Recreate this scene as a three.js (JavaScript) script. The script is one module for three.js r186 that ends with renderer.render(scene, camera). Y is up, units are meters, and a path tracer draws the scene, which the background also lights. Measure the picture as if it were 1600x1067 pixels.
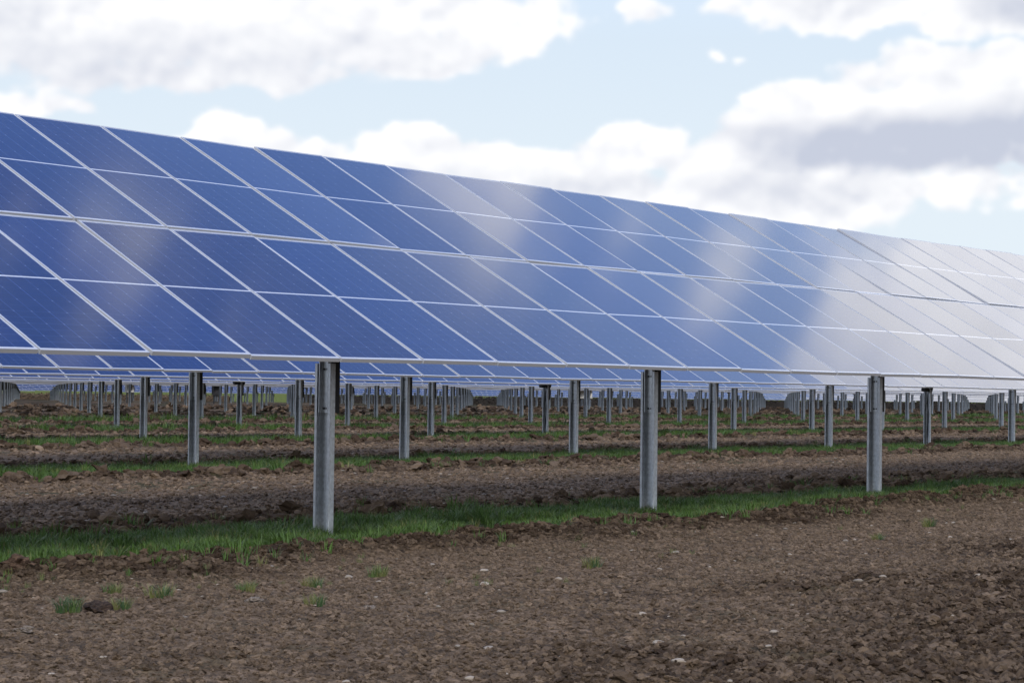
import * as THREE from 'three';
import { mergeGeometries } from 'three/addons/utils/BufferGeometryUtils.js';

// ---------------------------------------------------------------- camera, sky, sun, exposure
// World axes: x runs along the panel rows, y is up, -z runs across the rows away from the viewer. P(a, y, b) = along, up, across.
const P = (a, y, b) => new THREE.Vector3(a, y, -b);
const scene = new THREE.Scene();
const YAW = 0.62758, PITCH = 0.021752, ROLL = 0.012407, EYE = 1.3249;
const camera = new THREE.PerspectiveCamera(17.44, 1600 / 1067, 0.1, 6000);
{
  const F = P(Math.cos(YAW), 0, Math.sin(YAW)), R = P(Math.sin(YAW), 0, -Math.cos(YAW)), U = new THREE.Vector3(0, 1, 0);
  const F2 = F.clone().multiplyScalar(Math.cos(PITCH)).addScaledVector(U, Math.sin(PITCH));
  const U2 = U.clone().multiplyScalar(Math.cos(PITCH)).addScaledVector(F, -Math.sin(PITCH));
  camera.position.set(0, EYE, 0);
  camera.up.copy(U2.multiplyScalar(Math.cos(ROLL)).addScaledVector(R, -Math.sin(ROLL)));
  camera.lookAt(F2.add(camera.position));
}
const renderer = new THREE.WebGLRenderer({ antialias: true });
renderer.toneMapping = THREE.LinearToneMapping;
renderer.toneMappingExposure = 1.3;
renderer.shadowMap.enabled = true;

// ---- noise
function rng(seed) { let s = seed >>> 0; return () => { s = (s + 0x6D2B79F5) | 0; let t = Math.imul(s ^ (s >>> 15), 1 | s); t = (t + Math.imul(t ^ (t >>> 7), 61 | t)) ^ t; return ((t ^ (t >>> 14)) >>> 0) / 4294967296; }; }
const HT = new Float32Array(65536); { const r = rng(7); for (let i = 0; i < 65536; i++) HT[i] = r(); }
const hash2 = (i, j) => HT[(Math.imul(i, 73856093) ^ Math.imul(j, 19349663) ^ ((i * 31 + j * 17) << 3)) & 65535];
function vn(x, y) {
  const i = Math.floor(x), j = Math.floor(y); let u = x - i, v = y - j;
  u = u * u * u * (u * (u * 6 - 15) + 10); v = v * v * v * (v * (v * 6 - 15) + 10);
  const a = hash2(i, j), b = hash2(i + 1, j), c = hash2(i, j + 1), d = hash2(i + 1, j + 1);
  return a + (b - a) * u + (c - a) * v + (a - b - c + d) * u * v;
}
function fbm(x, y, o) { let s = 0, w = 0.5, t = 0; for (let k = 0; k < o; k++) { s += w * vn(x, y); t += w; w *= 0.5; const nx = 1.62 * x + 1.18 * y + 17.3; y = -1.18 * x + 1.62 * y + 5.7; x = nx; } return s / t; }
function worley(x, y) { const i = Math.floor(x), j = Math.floor(y); let m = 9; for (let p = -1; p < 2; p++) for (let q = -1; q < 2; q++) { const dx = i + p + hash2(i + p, j + q) - x, dy = j + q + hash2(i + p + 91, j + q + 37) - y, d = dx * dx + dy * dy; if (d < m) m = d; } return Math.sqrt(m); }
const clamp = (x, a, b) => x < a ? a : x > b ? b : x;
const ss = (a, b, x) => { const t = clamp((x - a) / (b - a), 0, 1); return t * t * (3 - 2 * t); };
const lerp = (a, b, t) => a + (b - a) * t;

// ---- sky: clear air with broken cumulus all round. X = degrees right of the middle of the view, Y = elevation in degrees.
const blob = (L, X, Y) => { let m = 0; for (const [cx, cy, rx, ry, s = 1] of L) { const dx = (X - cx) / rx, dy = (Y - cy) / ry, d = dx * dx + dy * dy; if (d < 2.2) { const v = s * (1 - d / 2.2); if (v > m) m = v; } } return m; };
const CL = [ // clouds: centre, half width, half height, strength
  [-8.0, 9.6, 8.6, 1.55, 1.3], [-1.2, 9.5, 2.7, 0.95, 1.25], [-13, 9.4, 5, 2.0, 1.25], [-3.4, 8.6, 3.0, 0.7, 1.1], [-9, 8.0, 6, 0.5, 1.1],
  [-7.3, 6.25, 1.3, 0.62, 1.3], [-5.2, 5.9, 1.5, 0.55, 1.25], [-2.7, 6.25, 1.5, 0.62, 1.3], [-0.6, 5.95, 1.4, 0.55, 1.25], [3.3, 6.2, 1.6, 0.62, 1.3], [1.4, 5.6, 2.0, 0.6, 1.25], [-3, 4.5, 8, 1.1, 1.3], [4, 4.4, 5, 1.2, 1.3],
  [11.8, 7.9, 3.4, 0.85, 1.35], [8.6, 7.2, 2.0, 0.7, 1.3], [6.5, 6.5, 1.6, 0.65, 1.25], [5.4, 5.7, 1.4, 0.9, 1.25], [10.5, 6.3, 4.8, 0.8, 1.35], [7, 4.9, 4, 1.0, 1.25], [10.6, 5.2, 4.5, 0.6, 1.05],
  [8.4, 9.75, 3.4, 0.5, 1.2], [12.6, 9.8, 2.6, 0.75, 1.25], [3.4, 9.7, 0.6, 0.5, 0.85], [5.6, 8.65, 0.5, 0.22, 0.85], [-13, 7.0, 3, 0.35, 0.9]];
const GR = [[10.6, 6.35, 4.4, 0.62, 1.1], [13.5, 6.5, 3, 0.8, 1.0], [-10, 7.9, 6.5, 0.8, 0.4], [-4.5, 8.4, 4, 0.55, 0.32], [-14, 8.8, 3, 1.2, 0.32], [6.8, 5.1, 2.4, 0.5, 0.42], [13, 9.9, 1.2, 0.5, 0.7], [1.5, 5.3, 1.6, 0.4, 0.32], [-2, 5.4, 1.4, 0.35, 0.3], [8.2, 10, 1.5, 0.4, 0.35]];
const HI = [ // the cloud field goes on higher up, where the panels mirror it
  [23.5, 17.6, 6.0, 5.2, 1.7], [20.6, 21.0, 2.7, 2.6, 1.5], [27, 22, 5, 4, 1.2], [9.7, 27.3, 1.9, 1.3, 1.0], [12.0, 28.3, 1.3, 1.0, 0.75], [13.6, 25.6, 0.8, 0.8, 0.8], [16.0, 23.2, 1.0, 1.2, 0.85], [17.0, 24.6, 0.8, 0.7, 0.7],
  [7.6, 35.6, 4.6, 1.5, 0.66], [3.6, 37.4, 3.6, 1.0, 0.6], [-9, 24, 7, 4, 1.2], [-4, 43, 8, 4, 1.2], [2, 17, 6, 2.2, 1.2], [22, 34, 5, 3, 1.2], [-24, 18, 8, 4, 1.2], [34, 30, 6, 4, 1.2]];
const AIR = [[0, 0.62, 0.68, 0.73], [5, 0.60, 0.675, 0.735], [9, 0.545, 0.635, 0.73], [13, 0.54, 0.66, 0.83], [19, 0.52, 0.69, 0.98], [26, 0.37, 0.55, 0.98], [31, 0.23, 0.39, 0.84], [36, 0.13, 0.26, 0.70], [60, 0.09, 0.19, 0.56], [90, 0.07, 0.15, 0.46]]; // clear air by elevation
const W_SKY = 4096, H_SKY = 2048;
function skyColour(dx, dy, dz, out) {
  const a = dx, b = -dz, fw = a * Math.cos(YAW) + b * Math.sin(YAW), rt = a * Math.sin(YAW) - b * Math.cos(YAW);
  const X = Math.atan2(rt, fw) * 57.29578, Y = Math.asin(clamp(dy, -1, 1)) * 57.29578;
  let q0 = 1; while (q0 < AIR.length - 1 && AIR[q0][0] < Y) q0++;
  const A0 = AIR[q0 - 1], A1 = AIR[q0], k = clamp((Y - A0[0]) / (A1[0] - A0[0]), 0, 1);
  const r = lerp(A0[1], A1[1], k), g = lerp(A0[2], A1[2], k), bl = lerp(A0[3], A1[3], k);
  const near = Math.abs(X) < 44 && Y < 52;
  let n = 0.5, nu = 0.5;
  // the open field of cumulus
  const q = 1 / (dy + 0.10), px = rt * q * 1.35 + 3.1, py = fw * q * 1.35 + 1.7;
  let field = 0;
  const wIn = near ? (1 - ss(15, 22, Math.abs(X))) * (1 - ss(11.5, 14.5, Y)) : 0;
  const wHi = near ? ss(11.5, 14.5, Y) * (1 - ss(44, 52, Y)) * ss(-30, -22, X) * (1 - ss(34, 44, X)) : 0;
  if (wIn < 1) { const c = fbm(px * 0.8, py * 0.8, 5), c2 = fbm(px * 0.8 + 0.05, py * 0.8 + 0.13, 4); field = (c - 0.47) * 3.2 + 0.5; n = c; nu = c2; }
  let cl = field, shade = clamp(0.35 + (nu - n) * 2.2 + (field - 0.6) * 0.25, 0, 1);
  if (wIn > 0 || wHi > 0) {
    const f = wIn > 0 ? 1 : 1.15, F1 = (x, y) => 0.62 * fbm(x * 0.42 * f + 11, y * 0.62 * f + 3, 4) + 0.38 * fbm(x * 1.35 + 31, y * 1.8 + 7, 4), f1 = F1(X, Y), f2 = F1(X - 0.18, Y + 0.32);
    const wx = (fbm(X * 0.7 + 60, Y * 0.9, 4) - 0.5) * 1.8, wy = (fbm(X * 0.7, Y * 0.9 + 90, 4) - 0.5) * 0.8;
    const B = wIn > 0 ? blob(CL, X + wx, Y + wy) : blob(HI, X + wx * 0.8, Y + wy * 0.8), G = wIn > 0 ? blob(GR, X + (f1 - 0.5) * 2, Y + (f2 - 0.5) * 0.8) : 0;
    const c = B * 0.95 + (f1 - 0.5) * (B > 0.02 ? 1.45 : 0.5) - 0.14;
    const s = wIn > 0 ? clamp(0.10 + (f2 - f1) * 1.3 + G * 0.95, 0, 0.95) : clamp(0.1 + (f2 - f1) * 1.4, 0, 0.8);
    const w = Math.max(wIn, wHi); cl = lerp(field, c, w); shade = lerp(shade, s, w);
  }
  const al = ss(0.33, 0.57, cl) * ss(-1, 3, Y) + (1 - ss(-1, 3, Y)) * 0.6;
  const L = lerp(0.82, 1.42, ss(10, 17, Y)), cr = lerp(L, 0.43, shade), cg = lerp(L, 0.465, shade), cb = lerp(L * 1.01, 0.56, shade);
  out[0] = lerp(r, cr, al); out[1] = lerp(g, cg, al); out[2] = lerp(bl, cb, al);
}
{
  const data = new Float32Array(W_SKY * H_SKY * 4), o = [0, 0, 0];
  for (let j = 0; j < H_SKY; j++) {
    const el = ((j + 0.5) / H_SKY - 0.5) * Math.PI, cy = Math.cos(el), sy = Math.sin(el);
    for (let i = 0; i < W_SKY; i++) {
      const k = (j * W_SKY + i) * 4;
      if (el < -0.02) { data[k] = 0.6; data[k + 1] = 0.62; data[k + 2] = 0.64; data[k + 3] = 1; continue; }
      const t = ((i + 0.5) / W_SKY - 0.5) * 2 * Math.PI;
      skyColour(cy * Math.cos(t), sy, cy * Math.sin(t), o);
      data[k] = o[0]; data[k + 1] = o[1]; data[k + 2] = o[2]; data[k + 3] = 1;
    }
  }
  const sky = new THREE.DataTexture(data, W_SKY, H_SKY, THREE.RGBAFormat, THREE.FloatType);
  sky.mapping = THREE.EquirectangularReflectionMapping; sky.magFilter = THREE.LinearFilter; sky.needsUpdate = true;
  scene.background = sky; scene.environment = sky;
}
const sun = new THREE.DirectionalLight(new THREE.Color(1, 0.95, 0.87), 1.6);
sun.position.set(-61 + 20, 52, 61 - 20); sun.target.position.set(20, 0, -20); sun.castShadow = true; sun.shadow.radius = 24;
sun.shadow.mapSize.set(4096, 4096);
Object.assign(sun.shadow.camera, { left: -90, right: 90, top: 90, bottom: -90, near: 1, far: 400 });
scene.add(sun, sun.target);

// ---------------------------------------------------------------- helpers
const taken = {};
function numbered(n) { const k = taken[n] = (taken[n] ?? -1) + 1; return k ? `${n}_${String(k).padStart(3, '0')}` : n; }
function shadows(o) { o.castShadow = o.receiveShadow = true; return o; }
function mesh(name, geo, mat, parent) { const m = shadows(new THREE.Mesh(geo, mat)); m.name = parent === scene ? numbered(name) : name; parent.add(m); return m; }
function thing(name, label, category, pos, group) { const g = new THREE.Group(); g.name = numbered(name); g.position.copy(pos); g.userData = { label, category }; if (group) g.userData.group = group; scene.add(g); return g; }
const box = (w, h, d, x = 0, y = 0, z = 0) => new THREE.BoxGeometry(w, h, d).translate(x, y, z);
function tex(w, h, f, srgb, rep) {
  const d = new Uint8Array(w * h * 4);
  for (let j = 0; j < h; j++) for (let i = 0; i < w; i++) { const c = f(i / w, j / h, i, j), k = (j * w + i) * 4; d[k] = c[0] * 255; d[k + 1] = c[1] * 255; d[k + 2] = c[2] * 255; d[k + 3] = 255; }
  const t = new THREE.DataTexture(d, w, h); t.magFilter = THREE.LinearFilter; t.minFilter = THREE.LinearMipmapLinearFilter; t.generateMipmaps = true; t.wrapS = t.wrapT = THREE.RepeatWrapping;
  if (srgb) t.colorSpace = THREE.SRGBColorSpace; if (rep) t.repeat.set(...rep); t.needsUpdate = true; return t;
}
const tileFbm = (u, v, f, o, sd = 0) => { // tileable fractal noise
  let s = 0, w = 0.5, t = 0;
  for (let k = 0; k < o; k++) { const x = u * f, y = v * f, i = Math.floor(x), j = Math.floor(y); let p = x - i, q = y - j; p = p * p * (3 - 2 * p); q = q * q * (3 - 2 * q); const h = (m, n) => hash2(((m % f) + f) % f + sd + k * 57, ((n % f) + f) % f + sd * 3 + k * 131); s += w * lerp(lerp(h(i, j), h(i + 1, j), p), lerp(h(i, j + 1), h(i + 1, j + 1), p), q); t += w; w *= 0.55; f *= 2; }
  return s / t;
};

// ---------------------------------------------------------------- layout of the solar field (metres)
const B1 = 12.992, PITCH_ROW = 12.044, SPAN = 5.3913, S0 = 15.0786;          // first post line, row spacing, post spacing, phase
const EDGE_B = 11.107 - B1, EDGE_H = 1.555, TILT = 0.51325, TABLE = 4.3277, COL = 1.02, W0 = 10.0231; // lower edge of a table, tilt, slope length, module pitch
const rowB = (k) => B1 + (k - 1) * PITCH_ROW;
const depth = (a, b) => a * Math.cos(YAW) + b * Math.sin(YAW);
const TP = [[0, 0], [35, 0], [90, -0.09], [150, -0.13], [215, -0.22], [290, -1.08], [360, -1.75], [430, -1.9], [720, 0.15], [1500, 0.4], [9000, 0.4]];
function terrain(a, b) { const z = depth(a, b); if (z <= 0) return 0; for (let i = 1; i < TP.length; i++) if (z <= TP[i][0]) { const [x0, y0] = TP[i - 1], [x1, y1] = TP[i]; return lerp(y0, y1, ss(x0, x1, z) * 0.35 + 0.65 * (z - x0) / (x1 - x0)); } return 0.4; }

// zones of the ground: grass strip under each post line, turned earth beside it, raked soil between
function zone(a, b) {
  const k = Math.max(1, Math.round((b - B1 + 0.6) / PITCH_ROW) + 1), rb = b - rowB(k);
  const n1 = fbm(a * 0.55 + k * 9, b * 0.5, 3) - 0.5, n2 = fbm(a * 0.6 + 40 + k * 5, b * 0.5, 3) - 0.5;
  const lo = (k === 1 ? -0.75 : -1.7) + n1 * 1.5, hi = (k === 1 ? 0.85 : 0.75) + n2 * 1.3;
  const grass = ss(lo - 0.12, lo + 0.12, rb) * (1 - ss(hi - 0.15, hi + 0.15, rb));
  const front = ss(lo - 1.25 + n2 * 1.2, lo - 0.75 + n2 * 1.2, rb) * (1 - ss(lo - 0.1, lo + 0.1, rb)), back = ss(hi - 0.1, hi + 0.1, rb) * (1 - ss(hi + 0.9 + n1 * 2, hi + 2.3 + n1 * 2, rb));
  const near = 1 - ss(5.3, 7.2, b + n1 * 3.2 - (a - 9) * 0.1);
  return { grass, rough: Math.max(front, back * 0.8, near * 0.8), k, rb };
}
function bumps(a, b, z, fine) {
  let h = (fbm(a * 0.35, b * 0.35, 2) - 0.5) * 0.07;
  const soil = 1 - z.grass * 0.75;
  h += (fbm(a * 2.6, b * 2.6, 2) - 0.5) * (0.035 + 0.11 * z.rough) * soil + z.rough * 0.045;
  if (fine) {
    const w = worley(a * 10 + vn(a * 9, b * 9), b * 10), w2 = worley(a * 20 + 3, b * 20 + vn(a * 20, b * 20) * 0.8);
    h += ((0.45 - w) * (0.012 + 0.05 * z.rough) + (0.42 - w2) * (0.017 + 0.014 * z.rough) + (vn(a * 42, b * 42) - 0.5) * 0.012) * soil;
  }
  return h;
}
const groundAt = (a, b, fine = true) => terrain(a, b) + bumps(a, b, zone(a, b), fine);
function groundColour(a, b, z, c) {
  const zd = depth(a, b), n = fbm(a * 1.3 + 5, b * 1.3, 3), m = fbm(a * 6 + 9, b * 6, 3), s = fbm(a * 0.28, b * 0.28 + 50, 2);
  let wet = clamp(z.rough * 0.62 + (n - 0.5) * 0.9 + (m - 0.5) * 0.8 + (s - 0.5) * 0.5 + 0.15, 0, 1);
  c[0] = lerp(0.245, 0.074, wet); c[1] = lerp(0.178, 0.051, wet); c[2] = lerp(0.120, 0.034, wet);
  const weeds = ss(0.60, 0.74, fbm(a * 1.9 + 70, b * 1.9, 3)) * (b > 20 ? 0.5 : 0.18);
  const gr = Math.max(z.grass * (0.75 + 0.25 * m), weeds);
  const gf = z.k > 4 ? 1.5 : 1; c[0] = lerp(c[0], 0.036 * gf, gr); c[1] = lerp(c[1], 0.062 * gf, gr); c[2] = lerp(c[2], 0.016 * gf, gr);
  const mead = ss(205, 235, zd + (n - 0.5) * 30);                             // meadow beyond the tilled land
  if (mead > 0) { const y = ss(430, 470, zd + (n - 0.5) * 40), dry = fbm(a * 0.05, b * 0.05, 3); c[0] = lerp(c[0], lerp(lerp(0.07, 0.13, dry), 0.19, y), mead); c[1] = lerp(c[1], lerp(0.095, 0.24, y), mead); c[2] = lerp(c[2], lerp(0.035, 0.05, y), mead); }
}
// soil material: grain and crumbs
const soilGrain = tex(1024, 1024, (u, v) => { const n = tileFbm(u, v, 24, 5, 3), m = tileFbm(u, v, 90, 3, 9), g = clamp(0.80 + (n - 0.5) * 0.75 + (m - 0.5) * 0.55, 0.25, 1); return [g, g * 0.985, g * 0.965]; }, true);
const soilBump = tex(1024, 1024, (u, v) => { const g = tileFbm(u, v, 40, 5, 21); return [g, g, g]; }, false);
const soilMat = new THREE.MeshPhysicalMaterial({ specularIntensity: 0.12, color: 0xffffff, vertexColors: true, map: soilGrain, bumpMap: soilBump, bumpScale: 0.02, roughness: 0.95 });

// ---------------------------------------------------------------- ground: one far sheet and finer patches of the same land laid over it
function patch(name, b0, b1, da, db, f0, c0, f1, c1, fine, sink = 0) {
  const rows = Math.round((b1 - b0) / db), pos = [], col = [], uv = [], idx = [], start = [], from = [], c = [0, 0, 0]; let count = 0;
  for (let j = 0; j <= rows; j++) {
    const b = b0 + j * db, i0 = Math.floor((f0 * b + c0) / da), i1 = Math.ceil((f1 * b + c1) / da);
    start.push(count); from.push([i0, i1]);
    for (let i = i0; i <= i1; i++) { const a = i * da, z = zone(a, b), edge = j === 0 || j === rows || i === i0 || i === i1; pos.push(a, terrain(a, b) + bumps(a, b, z, fine) - sink - (edge ? 0.03 : 0), -b); groundColour(a, b, z, c); col.push(...c); uv.push(a / 1.7, b / 1.7); count++; }
  }
  for (let j = 0; j < rows; j++) for (let i = Math.max(from[j][0], from[j + 1][0]); i < Math.min(from[j][1], from[j + 1][1]); i++) { const p = start[j] + i - from[j][0], q = start[j + 1] + i - from[j + 1][0]; idx.push(p, p + 1, q + 1, p, q + 1, q); }
  const g = new THREE.BufferGeometry();
  g.setAttribute('position', new THREE.Float32BufferAttribute(pos, 3)); g.setAttribute('color', new THREE.Float32BufferAttribute(col, 3)); g.setAttribute('uv', new THREE.Float32BufferAttribute(uv, 2)); g.setIndex(idx); g.computeVertexNormals();
  const m = mesh(name, g, soilMat, scene); m.userData.kind = 'structure'; return m;
}
patch('near_soil_ground', 3.0, 12.0, 0.03, 0.026, 0.70, -1.2, 2.75, 2.5, true);
patch('tilled_soil_ground', 11.95, 28.0, 0.058, 0.055, 0.72, -1.2, 2.6, 3, true, 0.002);
patch('field_ground', 27.9, 52.0, 0.13, 0.11, 0.70, -4, 2.6, 6, true, 0.004);
patch('outer_field_ground', 51.8, 96.0, 0.34, 0.24, 0.70, -4, 2.6, 6, false, 0.006);
patch('distant_field_ground', 95.5, 330, 2.4, 0.55, 0.62, -6, 2.7, 8, false, 0.01);
{ // far sheet
  const pos = [], col = [], uv = [], idx = [], c = [0, 0, 0], xs = [], n = 90;
  const axis = []; for (let i = 0; i <= n; i++) { const t = (i / n) * 2 - 1; axis.push(Math.sign(t) * Math.pow(Math.abs(t), 2.2) * 2600 + 60); }
  for (const b of axis) for (const a of axis) { const z = { grass: 0, rough: 0 }; pos.push(a, terrain(a, b) - 0.16, -b); groundColour(a, b, z, c); col.push(...c); uv.push(a / 1.7, b / 1.7); }
  for (let j = 0; j < n; j++) for (let i = 0; i < n; i++) { const p = j * (n + 1) + i; idx.push(p, p + 1, p + n + 2, p, p + n + 2, p + n + 1); }
  const g = new THREE.BufferGeometry(); g.setAttribute('position', new THREE.Float32BufferAttribute(pos, 3)); g.setAttribute('color', new THREE.Float32BufferAttribute(col, 3)); g.setAttribute('uv', new THREE.Float32BufferAttribute(uv, 2)); g.setIndex(idx); g.computeVertexNormals();
  mesh('terrain', g, soilMat, scene).userData.kind = 'structure';
}

// ---------------------------------------------------------------- solar tracker rows
const frameMat = new THREE.MeshStandardMaterial({ color: new THREE.Color(0.55, 0.56, 0.575), metalness: 0.35, roughness: 0.42 });
const backMat = new THREE.MeshStandardMaterial({ color: new THREE.Color(0.7, 0.7, 0.7), roughness: 0.7 });
const galvMap = tex(256, 512, (u, v) => { const n = tileFbm(u, v, 12, 4, 5), s = tileFbm(u, v * 0.25, 48, 2, 8), g = clamp(0.86 + (n - 0.5) * 0.22 + (s - 0.5) * 0.08, 0, 1); return [g, g, g]; }, true, [3, 3]);
const galvRough = tex(256, 256, (u, v) => { const n = tileFbm(u, v, 10, 4, 15), g = clamp(0.62 + (n - 0.5) * 0.5, 0.2, 0.9); return [g, g, g]; }, false, [3, 3]);
const galv = new THREE.MeshStandardMaterial({ color: new THREE.Color(0.76, 0.80, 0.85), metalness: 0.65, roughness: 0.6, map: galvMap, roughnessMap: galvRough });
const darkSteel = new THREE.MeshStandardMaterial({ color: new THREE.Color(0.035, 0.035, 0.038), metalness: 0.3, roughness: 0.6 });
const boltMat = new THREE.MeshStandardMaterial({ color: new THREE.Color(0.05, 0.05, 0.05), metalness: 0.5, roughness: 0.5 });
const LM = 2.149, WM = 1.0; // module length (up the slope) and width
// cells printed under the glass: 6 columns, 2 x 12 half cells, white backsheet between
const cellMap = (hue) => tex(512, 1024, (u, v, i, j) => {
  const x = u * WM, y = v * LM, mx = 0.007, my = 0.010, mid = 0.009;
  const white = [0.80, 0.81, 0.82];
  if (x < mx || x > WM - mx || y < my || y > LM - my || Math.abs(y - LM / 2) < mid) return white;
  const cw = (WM - 2 * mx) / 6, half = y > LM / 2, y0 = half ? y - LM / 2 - mid : y - my, ch = (LM / 2 - mid - my) / 12;
  const cx = ((x - mx) / cw) % 1, ry = y0 / ch, cy = ry % 1, dx = Math.min(cx, 1 - cx) * cw, dy = Math.min(cy, 1 - cy) * ch;
  const pair = (Math.floor(ry) % 2 === 0 ? cy : 1 - cy) * ch; // chamfered corners on every second line
  if (dx + pair < 0.008) return [0.42, 0.47, 0.57];
  if (dx < 0.0022) return [0.27, 0.34, 0.50];
  if (dy < 0.0016) return [0.20, 0.27, 0.42];
  const bus = Math.abs(((cx * 9) % 1) - 0.5) < 0.05 ? 0.035 : 0;
  const n = (hash2(Math.floor(x / cw + 1e-6) + 3, Math.floor(y / ch)) - 0.5) * 0.02;
  return [hue[0] + bus + n, hue[1] + bus + n, hue[2] + bus + n];
}, true);
const glassMats = [[0.075, 0.135, 0.30], [0.09, 0.145, 0.30], [0.115, 0.135, 0.275], [0.07, 0.14, 0.325]].map((h) => new THREE.MeshPhysicalMaterial({ map: cellMap(h), roughness: 0.11, metalness: 0, ior: 1.5, specularIntensity: 1 }));
// aluminium frame: four bars with a rim, and the backsheet
function frameGeo() {
  const t = 0.011, e = 0.016, d = 0.033, g = [];
  g.push(box(t, LM, d, -WM / 2 + t / 2, 0, -d / 2), box(t, LM, d, WM / 2 - t / 2, 0, -d / 2), box(WM - 2 * t, e, d - 0.0004, 0, -LM / 2 + e / 2, -d / 2), box(WM - 2 * t, e, d - 0.0004, 0, LM / 2 - e / 2, -d / 2), box(WM - 2 * t - 0.002, LM - 2 * e - 0.002, 0.004, 0, 0, -0.009));
  return mergeGeometries(g);
}
const FRAME = frameGeo(), GLASS = new THREE.PlaneGeometry(WM - 0.022, LM - 0.036).translate(0, 0, -0.0015);
const FARBOX = box(WM, LM, 0.034, 0, 0, -0.0205), FARGLASS = new THREE.PlaneGeometry(WM - 0.035, LM - 0.05);
// posts: lipped C section, open along the row towards the viewer's left
function channel(wa, wb, lip, t, h) { // wa along the row, wb across
  const s = new THREE.Shape(), A = wa / 2, Bh = wb / 2, r = t;
  const pts = [[-A, -Bh + lip], [-A, -Bh + r], [-A + r, -Bh], [A - r, -Bh], [A, -Bh + r], [A, Bh - r], [A - r, Bh], [-A + r, Bh], [-A, Bh - r], [-A, Bh - lip], [-A + t, Bh - lip], [-A + t, Bh - t], [A - t, Bh - t], [A - t, -Bh + t], [-A + t, -Bh + t], [-A + t, -Bh + lip]];
  pts.forEach(([x, y], i) => i ? s.lineTo(x, y) : s.moveTo(x, y));
  return new THREE.ExtrudeGeometry(s, { depth: h, bevelEnabled: false }).rotateX(-Math.PI / 2);
}
const POST = channel(0.072, 0.185, 0.030, 0.006, 1.84).translate(0, -0.3, 0);       // top at 1.54
const HEAD = channel(0.046, 0.112, 0.012, 0.005, 1.37).translate(-0.004, 1.10, 0);  // inner head bracket
const HEADBACK = mergeGeometries([box(0.006, 1.38, 0.15, 0.040, 1.79, 0), box(0.075, 1.38, 0.006, 0.078, 1.79, 0.072), box(0.075, 1.38, 0.006, 0.078, 1.79, -0.072)]);
const BOLT = mergeGeometries([-1, 1].map((s) => new THREE.CylinderGeometry(0.010, 0.010, 0.016, 8).rotateZ(Math.PI / 2).translate(0.008, 0, s * 0.019)));
const POSTFAR = channel(0.072, 0.185, 0.030, 0.008, 1.84).translate(0, -0.3, 0);
const MOTOR = mergeGeometries([new THREE.CylinderGeometry(0.055, 0.055, 0.36, 14).rotateZ(Math.PI / 2).translate(-0.12, 1.50, 0.02), new THREE.CylinderGeometry(0.09, 0.09, 0.14, 16).rotateX(Math.PI / 2).translate(0.09, 1.52, 0.0), box(0.16, 0.14, 0.2, 0.05, 1.58, 0)]);
const CABLE = mergeGeometries([0, 1, 2].map((i) => new THREE.TubeGeometry(new THREE.CatmullRomCurve3([[0.0, 1.5, 0.03], [-0.02, 1.2, 0.01 + i * 0.012], [-0.005 + i * 0.01, 0.8, 0.03 - i * 0.014], [-0.02, 0.45, 0.01 + i * 0.01], [-0.05 - i * 0.015, 0.05, 0.04]].map((p) => new THREE.Vector3(...p))), 20, 0.012, 6)));
const padMat = new THREE.MeshStandardMaterial({ color: new THREE.Color(0.16, 0.14, 0.12), roughness: 0.9, map: soilGrain });
const PAD = box(0.95, 0.2, 0.7, 0, 0.0, 0);
const tubeMat = galv;
const ordinal = ['', 'first', 'second', 'third', 'fourth', 'fifth', 'sixth', 'seventh', 'eighth', 'ninth', 'tenth', 'eleventh', 'twelfth', 'thirteenth', 'fourteenth', 'fifteenth', 'sixteenth', 'seventeenth', 'eighteenth', 'nineteenth'];
const slopeRot = TILT - Math.PI / 2;
const rj = rng(99);
const NROWS = 19;
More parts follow.
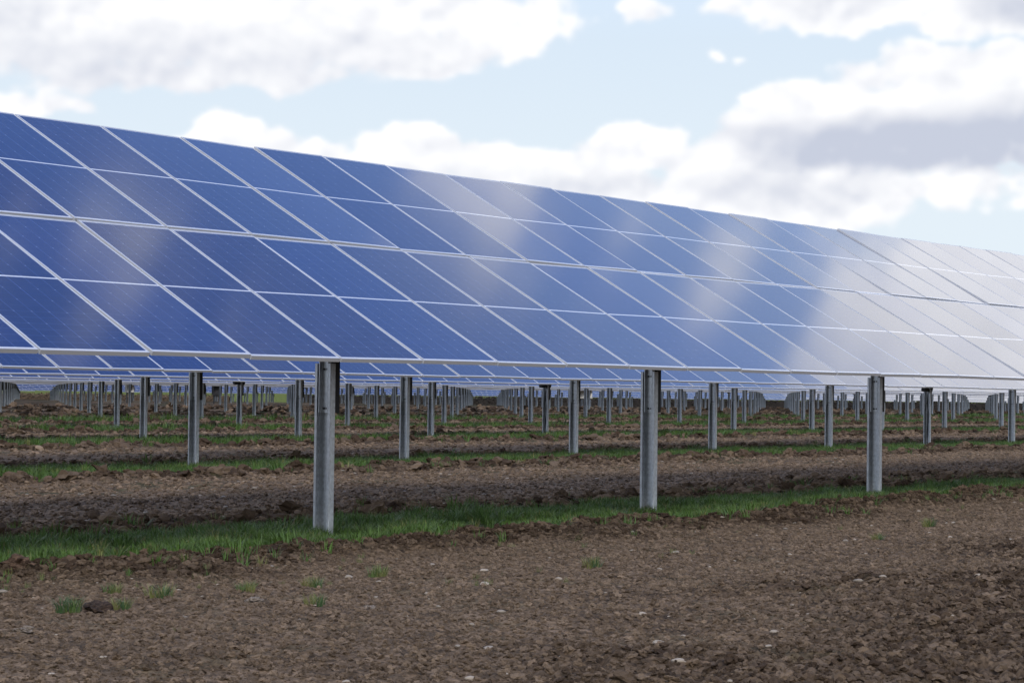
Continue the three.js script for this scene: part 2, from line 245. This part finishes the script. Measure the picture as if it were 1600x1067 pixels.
for (let k = 1; k <= NROWS; k++) {
  const b = rowB(k), aLo = Math.max(0.80 * (b - 4) - 4, -10), aHi = Math.min(2.5 * b + (k < 3 ? 14 : 10), (300 - b * Math.sin(YAW)) / Math.cos(YAW));
  const base = P(S0 + 7 * SPAN, 0, b);
  const label = k === 1 ? 'large foreground row of tilted blue solar panels on galvanized posts' : k <= 8 ? `${ordinal[k]} solar panel row from the front, glimpsed beneath the nearer rows` : `${ordinal[k]} solar panel row from the front, a thin distant strip`;
  const row = thing('solar_tracker_row', label, 'solar panels', base, k > 10 ? 'far rows of the solar field' : 'rows of the solar field');
  const n0 = Math.floor((aLo - W0) / COL), n1 = Math.ceil((aHi - W0) / COL), lower = [], upper = [];
  for (let n = n0; n < n1; n++) for (let u = 0; u < 2; u++) {
    const a = W0 + (n + 0.5) * COL, s = u ? TABLE - LM / 2 : LM / 2;
    const m = new THREE.Object3D();
    m.position.set(a - base.x, EDGE_H + terrain(a, b) + s * Math.sin(TILT), -(EDGE_B + s * Math.cos(TILT)));
    m.rotation.set(slopeRot + (rj() - 0.5) * 0.013, 0, 0); m.rotateY((rj() - 0.5) * 0.016);
    const v = rj(), mat = glassMats[v < 0.42 ? 0 : v < 0.62 ? 1 : v < 0.8 ? 2 : 3];
    const single = k === 1 || (k <= 5 && !u);
    if (single) {
      const f = mesh('solar_panel', FRAME, frameMat, row); f.position.copy(m.position); f.quaternion.copy(m.quaternion);
      mesh('cell_glass', GLASS, mat, f);
    } else { m.updateMatrix(); (u ? upper : lower).push([m.matrix.clone(), mat]); }
  }
  for (const [list, nm] of [[lower, 'lower_panel_line'], [upper, 'upper_panel_line']]) if (list.length) {
    const f = mesh(nm, mergeGeometries(list.map(([m]) => FARBOX.clone().applyMatrix4(m))), frameMat, row); f.userData.kind = 'stuff';
    glassMats.forEach((gm) => { const l = list.filter((e) => e[1] === gm); if (l.length) { const g = mesh('cell_glass', mergeGeometries(l.map(([m]) => FARGLASS.clone().applyMatrix4(m))), gm, f); g.userData.kind = 'stuff'; } });
  }
  // torque tube, following the land
  const mid = TABLE / 2, tp = [];
  for (let i = 0; i <= 24; i++) { const a = lerp(aLo, aHi, i / 24); tp.push(new THREE.Vector3(a - base.x, EDGE_H + terrain(a, b) + mid * Math.sin(TILT) - 0.14 * Math.cos(TILT), -(EDGE_B + mid * Math.cos(TILT)) - 0.14 * Math.sin(TILT))); }
  mesh('torque_tube', new THREE.TubeGeometry(new THREE.CatmullRomCurve3(tp), 48, 0.065, 8), tubeMat, row);
  // posts
  const p0 = Math.ceil((aLo - S0) / SPAN), p1 = Math.floor((aHi - S0) / SPAN);
  for (let n = p0; n <= p1; n++) {
    const a = S0 + n * SPAN, y = k === 1 ? 0 : terrain(a, b);
    const p = mesh('post', k < 6 ? POST : POSTFAR, galv, row); p.position.set(a - base.x, y, 0); p.rotation.y = (rj() - 0.5) * 0.06; p.rotation.z = (rj() - 0.5) * 0.006;
    mesh('head_bracket', HEAD, galv, p);
    mesh('back_bracket', HEADBACK, darkSteel, p);
    if (k < 4) for (const h of [1.49, 1.14]) { const bo = mesh('bolt', BOLT, boltMat, p); bo.position.set(0.002, h, 0); }
    if ((n - 7) % 21 === 0 && k > 1) { mesh('drive_motor', MOTOR, darkSteel, p); mesh('cable', CABLE, darkSteel, p); mesh('base_pad', PAD, padMat, p); }
  }
}

// inverter cabinets standing under far rows
function cabinet(a, b, w, h, bottom, mat, label) {
  const y = terrain(a, b), t = thing('inverter_cabinet', label, 'cabinet', P(a, y, b)); t.rotation.y = -0.35;
  mesh('case', box(w, h, 0.45, 0, bottom + h / 2, 0), mat, t); mesh('door', box(w * 0.86, h * 0.86, 0.03, 0, bottom + h / 2, 0.24), mat, t);
  mesh('handle', box(0.08, 0.1, 0.04, 0, bottom + h / 2, 0.275), darkSteel, t); mesh('rain_hood', box(w * 1.08, 0.05, 0.6, 0, bottom + h + 0.026, 0), mat, t);
  for (const s of [-1, 1]) mesh('leg', box(0.08, bottom + 0.2, 0.08, s * w * 0.36, bottom / 2 - 0.1, 0), darkSteel, t);
  mesh('cross_rail', box(w, 0.08, 0.06, 0, bottom - 0.05, 0.07), darkSteel, t);
}
const cream = new THREE.MeshStandardMaterial({ color: new THREE.Color(0.62, 0.60, 0.55), roughness: 0.6 });
cabinet(160, 108.2, 1.3, 0.95, 0.85, cream, 'cream inverter cabinet on legs behind the middle posts');
cabinet(129.2, 132.4, 0.6, 0.8, 0.9, cream, 'small cream cabinet among the far posts on the left');
cabinet(139.3, 132.2, 0.75, 0.95, 0.75, darkSteel, 'black cabinet on a stand right of a left-hand post');

// hedge and scrub at the far end of the field
const hedgeMat = new THREE.MeshStandardMaterial({ color: 0xffffff, vertexColors: true, roughness: 1 });
function hedge(name, label, category, l0, l1, z0, hgt, dep, col, seed) {
  const r = rng(seed), pos = [], c = [], n = Math.round((l1 - l0) * 260);
  const at = (lat, z) => [z * Math.cos(YAW) + lat * Math.sin(YAW), z * Math.sin(YAW) - lat * Math.cos(YAW)];
  for (let i = 0; i < n; i++) {
    const lat = lerp(l0, l1, r()), top = hgt * (0.86 + 0.28 * fbm(lat * 0.5 + seed, 0.5, 3)), y = Math.pow(r(), 0.8) * top, z = z0 + (r() - 0.5) * dep, [a, b] = at(lat, z), s = 0.10 + r() * 0.16, g = terrain(a, b) - 0.05;
    const t = 0.6 + r() * 0.8;
    for (let v = 0; v < 3; v++) { pos.push(a + (r() - 0.5) * 2 * s, g + y + (r() - 0.5) * 2 * s, -b + (r() - 0.5) * 2 * s); c.push(col[0] * t, col[1] * t, col[2] * t); }
  }
  const g = new THREE.BufferGeometry(); g.setAttribute('position', new THREE.Float32BufferAttribute(pos, 3)); g.setAttribute('color', new THREE.Float32BufferAttribute(c, 3)); g.computeVertexNormals();
  const [ca, cb] = at((l0 + l1) / 2, z0), t = thing(name, label, category, P(0, 0, 0));
  mesh('foliage', g, hedgeMat, t);
  const N = 60, sp = [], si = []; // woody core
  for (let i = 0; i <= N; i++) { const lat = lerp(l0, l1, i / N), h = hgt * (0.72 + 0.2 * fbm(lat * 0.5 + seed, 0.5, 3)); for (const [dz, y] of [[-dep * 0.4, -0.3], [-dep * 0.28, h], [dep * 0.28, h], [dep * 0.4, -0.3]]) { const [a, b] = at(lat, z0 + dz); sp.push(a, terrain(a, b) + y, -b); } }
  for (let i = 0; i < N; i++) for (let q = 0; q < 3; q++) { const p = i * 4 + q; si.push(p, p + 4, p + 5, p, p + 5, p + 1); }
  const cg = new THREE.BufferGeometry(); cg.setAttribute('position', new THREE.Float32BufferAttribute(sp, 3)); cg.setIndex(si); cg.computeVertexNormals();
  mesh('branches', cg, new THREE.MeshStandardMaterial({ color: new THREE.Color(col[0] * 0.7, col[1] * 0.7, col[2] * 0.7), roughness: 1 }), t);
}
hedge('hedge', 'long low dark hedge along the far end of the field', 'hedge', -32, 125, 330, 1.95, 1.8, [0.030, 0.024, 0.019], 3);
hedge('dry_scrub', 'reddish brown dry scrub beyond the posts on the left', 'scrub', -82, -42, 332, 1.5, 3, [0.11, 0.075, 0.045], 5);

// ---------------------------------------------------------------- clods, stones and grass
function lump(seed, detail, rough) {
  const g = new THREE.IcosahedronGeometry(1, detail), p = g.attributes.position, v = new THREE.Vector3();
  for (let i = 0; i < p.count; i++) { v.fromBufferAttribute(p, i); const k = 1 + rough * (fbm(v.x * 1.7 + seed * 3.1 + v.z, v.y * 1.7 + v.z * 1.3 + seed, 3) - 0.5) * 2; v.multiplyScalar(k); p.setXYZ(i, v.x, v.y * 0.72, v.z); }
  g.computeVertexNormals(); return g;
}
function scatter(name, label, category, geo, mat, list) {
  const im = new THREE.InstancedMesh(geo, mat, list.length), o = new THREE.Object3D(), c = new THREE.Color();
  list.forEach((e, i) => { o.position.set(e.a, e.y, -e.b); o.rotation.set(e.rx || 0, e.ry, e.rz || 0); o.scale.set(e.s * (e.w || 1), e.s * (e.h || 1), e.s); o.updateMatrix(); im.setMatrixAt(i, o.matrix); im.setColorAt(i, c.setRGB(...e.c)); });
  im.name = numbered(name); im.userData = { kind: 'stuff', label, category }; shadows(im); scene.add(im); return im;
}
const clodMat = new THREE.MeshPhysicalMaterial({ specularIntensity: 0.12, color: 0xffffff, roughness: 0.97, bumpMap: soilBump, bumpScale: 0.006 });
{
  const r = rng(41), lists = [[], [], []];
  const drop = (b0, b1, count, s0, s1, roughOnly) => {
    for (let i = 0; i < count; i++) {
      const b = Math.sqrt(lerp(b0 * b0, b1 * b1, r())), a = lerp(0.74 * b - 1, 2.55 * b + 2, r()), z = zone(a, b);
      if (z.grass > 0.5 && r() < 0.93) continue; if (roughOnly && r() > z.rough * 1.2) continue;
      const s = lerp(s0, s1, Math.pow(r(), 3.2)) * (1 + z.rough * 0.5), wet = clamp(z.rough * 0.55 + r() * 0.75 - 0.12, 0, 1), t = 0.9 + r() * 0.3;
      lists[i % 3].push({ a, b, y: terrain(a, b) + bumps(a, b, z, true) + s * 0.12, s, w: 0.8 + r() * 0.6, h: 0.7 + r() * 0.5, rx: (r() - 0.5) * 0.8, ry: r() * 6.3, rz: (r() - 0.5) * 0.8, c: [lerp(0.24, 0.060, wet) * t, lerp(0.175, 0.041, wet) * t, lerp(0.119, 0.028, wet) * t] });
    }
  };
  drop(3.2, 12.5, 150000, 0.004, 0.019, false); drop(3.2, 14.5, 40000, 0.006, 0.027, true); drop(12.5, 28, 60000, 0.010, 0.035, false); drop(12.5, 30, 26000, 0.02, 0.075, true); drop(28, 60, 26000, 0.03, 0.10, true); drop(28, 60, 40000, 0.02, 0.06, false); drop(60, 110, 24000, 0.05, 0.15, true);
  lists.forEach((l, i) => scatter('soil_clods', 'loose brown crumbs and clods of tilled soil', 'soil', lump(i + 1, 2, 1.0), clodMat, l));
  const pale = [];
  for (let i = 0; i < 1500; i++) { const b = Math.sqrt(lerp(12, 620, r())), a = lerp(0.74 * b - 1, 2.5 * b, r()), z = zone(a, b); if (z.grass > 0.4) continue; const s = lerp(0.008, 0.03, Math.pow(r(), 3)), t = 0.75 + r() * 0.5; pale.push({ a, b, y: groundAt(a, b) + s * 0.3, s, w: 0.9 + r() * 0.7, h: 0.5 + r() * 0.4, ry: r() * 6.3, c: [0.28 * t, 0.235 * t, 0.18 * t] }); }
  scatter('pebbles', 'small pale pebbles strewn over the soil', 'pebbles', lump(9, 1, 0.3), new THREE.MeshStandardMaterial({ roughness: 0.85 }), pale);
}
// stones and large clods that can be told apart
const stoneMat = (c) => new THREE.MeshPhysicalMaterial({ specularIntensity: 0.2, color: new THREE.Color(...c), roughness: 0.9, map: soilGrain, bumpMap: soilBump, bumpScale: 0.008 });
const paleStone = stoneMat([0.38, 0.32, 0.26]), brownStone = stoneMat([0.17, 0.115, 0.085]), clodBig = stoneMat([0.085, 0.058, 0.042]);
const single = (name, cat, a, b, s, w, h, mat, seed, label) => { const m = mesh(name, lump(seed, 3, 0.9), mat, scene); m.position.copy(P(a, groundAt(a, b) + s * h * 0.25, b)); m.scale.set(s * w, s * h, s); m.rotation.y = seed * 1.7; m.userData = { label, category: cat }; return m; };
single('stone', 'stone', 10.06, 9.21, 0.04, 1.5, 0.6, paleStone, 11, 'pale flat stone near the small grass tufts at left');
single('stone', 'stone', 7.97, 8.92, 0.035, 1.6, 0.7, paleStone, 12, 'pale stone close to the left edge of the picture');
single('stone', 'stone', 10.71, 12.04, 0.10, 1.2, 0.9, brownStone, 13, 'big reddish brown stone at the left end of the grass strip');
single('stone', 'stone', 27.85, 12.41, 0.09, 1.5, 0.7, brownStone, 14, 'brown stone by the grass at the right edge, farther of two');
single('stone', 'stone', 27.27, 11.99, 0.08, 1.2, 0.9, brownStone, 15, 'brown stone by the grass at the right edge, nearer of two');
single('stone', 'stone', 18.21, 11.59, 0.07, 1.0, 1.0, brownStone, 16, 'rounded stone in front of the middle post');
single('stone', 'stone', 19.95, 12.82, 0.045, 0.8, 1.5, paleStone, 17, 'upright pale stone leaning at the foot of the middle post');
single('stone', 'stone', 10.24, 8.45, 0.03, 1.2, 0.8, paleStone, 18, 'small whitish stone on the raked soil left of centre');
[[12.2, 11.61, 0.07], [12.91, 11.61, 0.08], [16.08, 12.05, 0.09], [14.93, 11.82, 0.075], [19.01, 11.95, 0.09]].forEach(([a, b, s], i) => {
  const m = single('earth_clod', 'clod', a, b, s, 1.3, 0.75, clodBig, 20 + i, ['dark earth clod at the far left of the front grass edge', 'dark earth clod left of the nearest post by the grass', 'dark earth clod at the grass edge between the first two posts, right of a twin', 'dark earth clod just right of the nearest post by the grass', 'dark earth clod in the grass left of the middle post'][i]); m.userData.group = 'large clods along the front grass strip';
});
// grass
function tuftGeo(seed, blades, spread, hgt) {
  const r = rng(seed), pos = [], idx = [];
  for (let i = 0; i < blades; i++) {
    const t = r() * 6.283, d = Math.sqrt(r()) * spread, x = Math.cos(t) * d, z = Math.sin(t) * d, h = hgt * (0.55 + 0.6 * r()), lean = 0.15 + r() * 0.75, lt = t + (r() - 0.5) * 2, w = (blades > 20 ? 0.0016 : 0.0030) + r() * 0.002, q = lt + 1.57, k = pos.length / 3;
    for (let s = 0; s < 3; s++) { const u = s / 3, bx = x + Math.cos(lt) * lean * h * u * u, bz = z + Math.sin(lt) * lean * h * u * u, y = h * (u - 0.25 * lean * u * u), ww = w * (1 - u * 0.55); pos.push(bx + Math.cos(q) * ww, y, bz + Math.sin(q) * ww, bx - Math.cos(q) * ww, y, bz - Math.sin(q) * ww); }
    pos.push(x + Math.cos(lt) * lean * h, h * (1 - 0.25 * lean), z + Math.sin(lt) * lean * h);
    for (let s = 0; s < 2; s++) { const p = k + s * 2; idx.push(p, p + 1, p + 3, p, p + 3, p + 2); } idx.push(k + 4, k + 5, k + 6);
  }
  const g = new THREE.BufferGeometry(); g.setAttribute('position', new THREE.Float32BufferAttribute(pos, 3)); g.setIndex(idx); g.computeVertexNormals(); return g;
}
const grassMat = new THREE.MeshPhysicalMaterial({ color: 0xffffff, roughness: 0.65, side: THREE.DoubleSide, transmission: 0.25, thickness: 0 });
const TUFTS = [1, 2, 3].map((s) => tuftGeo(s * 11, 13, 0.05, 0.115));
{
  const r = rng(77);
  const strip = (k, density, scale, label) => {
    const b0 = rowB(k) - 3, b1 = rowB(k) + 2, lists = [[], [], []], a0 = 0.72 * b0 - 1, a1 = 2.5 * b1 + 2, count = Math.round((b1 - b0) * (a1 - a0) * density);
    for (let i = 0; i < count; i++) {
      const a = lerp(a0, a1, r()), b = lerp(b0, b1, r()), z = zone(a, b), thin = fbm(a * 1.6 + 30, b * 1.6, 2);
      if (r() > z.grass * ss(0.22, 0.42, thin) + (z.rough > 0.3 ? 0.02 : 0)) continue;
      const t = 0.7 + r() * 0.6, y = r() < 0.07 ? 1 : 0;
      lists[i % 3].push({ a, b, y: groundAt(a, b, k < 3) - 0.008, s: scale * (0.6 + r() * 0.6) * (0.65 + thin * 0.7), ry: r() * 6.3, c: y ? [0.20 * t, 0.20 * t, 0.06 * t] : [0.075 * t, 0.150 * t, 0.020 * t] });
    }
    lists.forEach((l, i) => scatter('grass_strip', label, 'grass', TUFTS[i], grassMat, l));
  };
  strip(1, 330, 1.0, 'green grass strip along the foreground post line'); strip(2, 120, 1.25, 'grass strip along the second post line'); strip(3, 45, 1.8, 'grass strip along the third post line'); strip(4, 22, 2.3, 'grass strip along the fourth post line'); strip(5, 12, 2.8, 'grass strip along the fifth post line');
  const weeds = [];
  for (let i = 0; i < 420; i++) { const b = lerp(7, 12, r()), a = lerp(0.8 * b, 2.5 * b, r()); if (r() > ss(8, 11, b) || fbm(a * 0.9, b * 0.9 + 8, 2) < 0.5) continue; const t = 0.8 + r() * 0.5; weeds.push({ a, b, y: groundAt(a, b) - 0.004, s: 0.3 + r() * 0.35, ry: r() * 6.3, c: [0.12 * t, 0.14 * t, 0.04 * t] }); }
  scatter('seedling_grass', 'sparse seedling grass on the soil before the front strip', 'grass', TUFTS[1], grassMat, weeds);
}
const tuftMats = [[0.09, 0.15, 0.03], [0.19, 0.20, 0.055], [0.05, 0.11, 0.03]].map((c) => new THREE.MeshPhysicalMaterial({ color: new THREE.Color(...c), roughness: 0.65, side: THREE.DoubleSide, transmission: 0.25, thickness: 0 }));
[[8.86, 9.55, 0.9, 2, 'dark green grass tuft at the left end of an upturned sod'], [9.22, 9.50, 0.75, 1, 'yellowish grass tuft at the right end of an upturned sod'], [9.81, 9.77, 1.0, 1, 'largest yellow green grass tuft on the soil at left'], [9.82, 10.19, 0.7, 0, 'small grass tuft behind the upturned sod at left'],
  [12.03, 9.86, 0.8, 0, 'lone green tuft on the soil left of centre'], [11.05, 9.61, 0.8, 1, 'yellow green tuft below the nearest post, farther of two'], [10.16, 8.82, 0.75, 1, 'yellow green tuft below the nearest post, nearer of two'], [10.49, 9.68, 0.7, 0, 'green tuft beside the pale flat stone'],
  [14.05, 9.42, 0.85, 1, 'bright tuft on the soil right of centre'], [20.73, 9.81, 0.9, 1, 'yellow tuft on the soil below the right-hand post'], [18.45, 9.24, 0.7, 1, 'pale tuft on the soil toward the right']].forEach(([a, b, s, m, label], i) => {
  const t = thing('grass_tuft', label, 'grass tuft', P(a, groundAt(a, b) - 0.006, b), 'lone grass tufts on the soil');
  for (let q = 0; q < 3; q++) { const o = mesh('blades', tuftGeo(200 + i * 5 + q, 48, 0.05, 0.12), tuftMats[q === 1 ? (m + 1) % 3 : m], t); o.scale.setScalar(s); o.position.set((q - 1) * 0.05 * s, 0, (q % 2) * 0.04); }
});
{ const m = single('sod', 'sod', 9.05, 9.52, 0.075, 1.7, 0.8, clodBig, 51, 'upturned dark sod with grass at both ends, lower left'); m.rotation.y = 0.6; }

renderer.render(scene, camera);
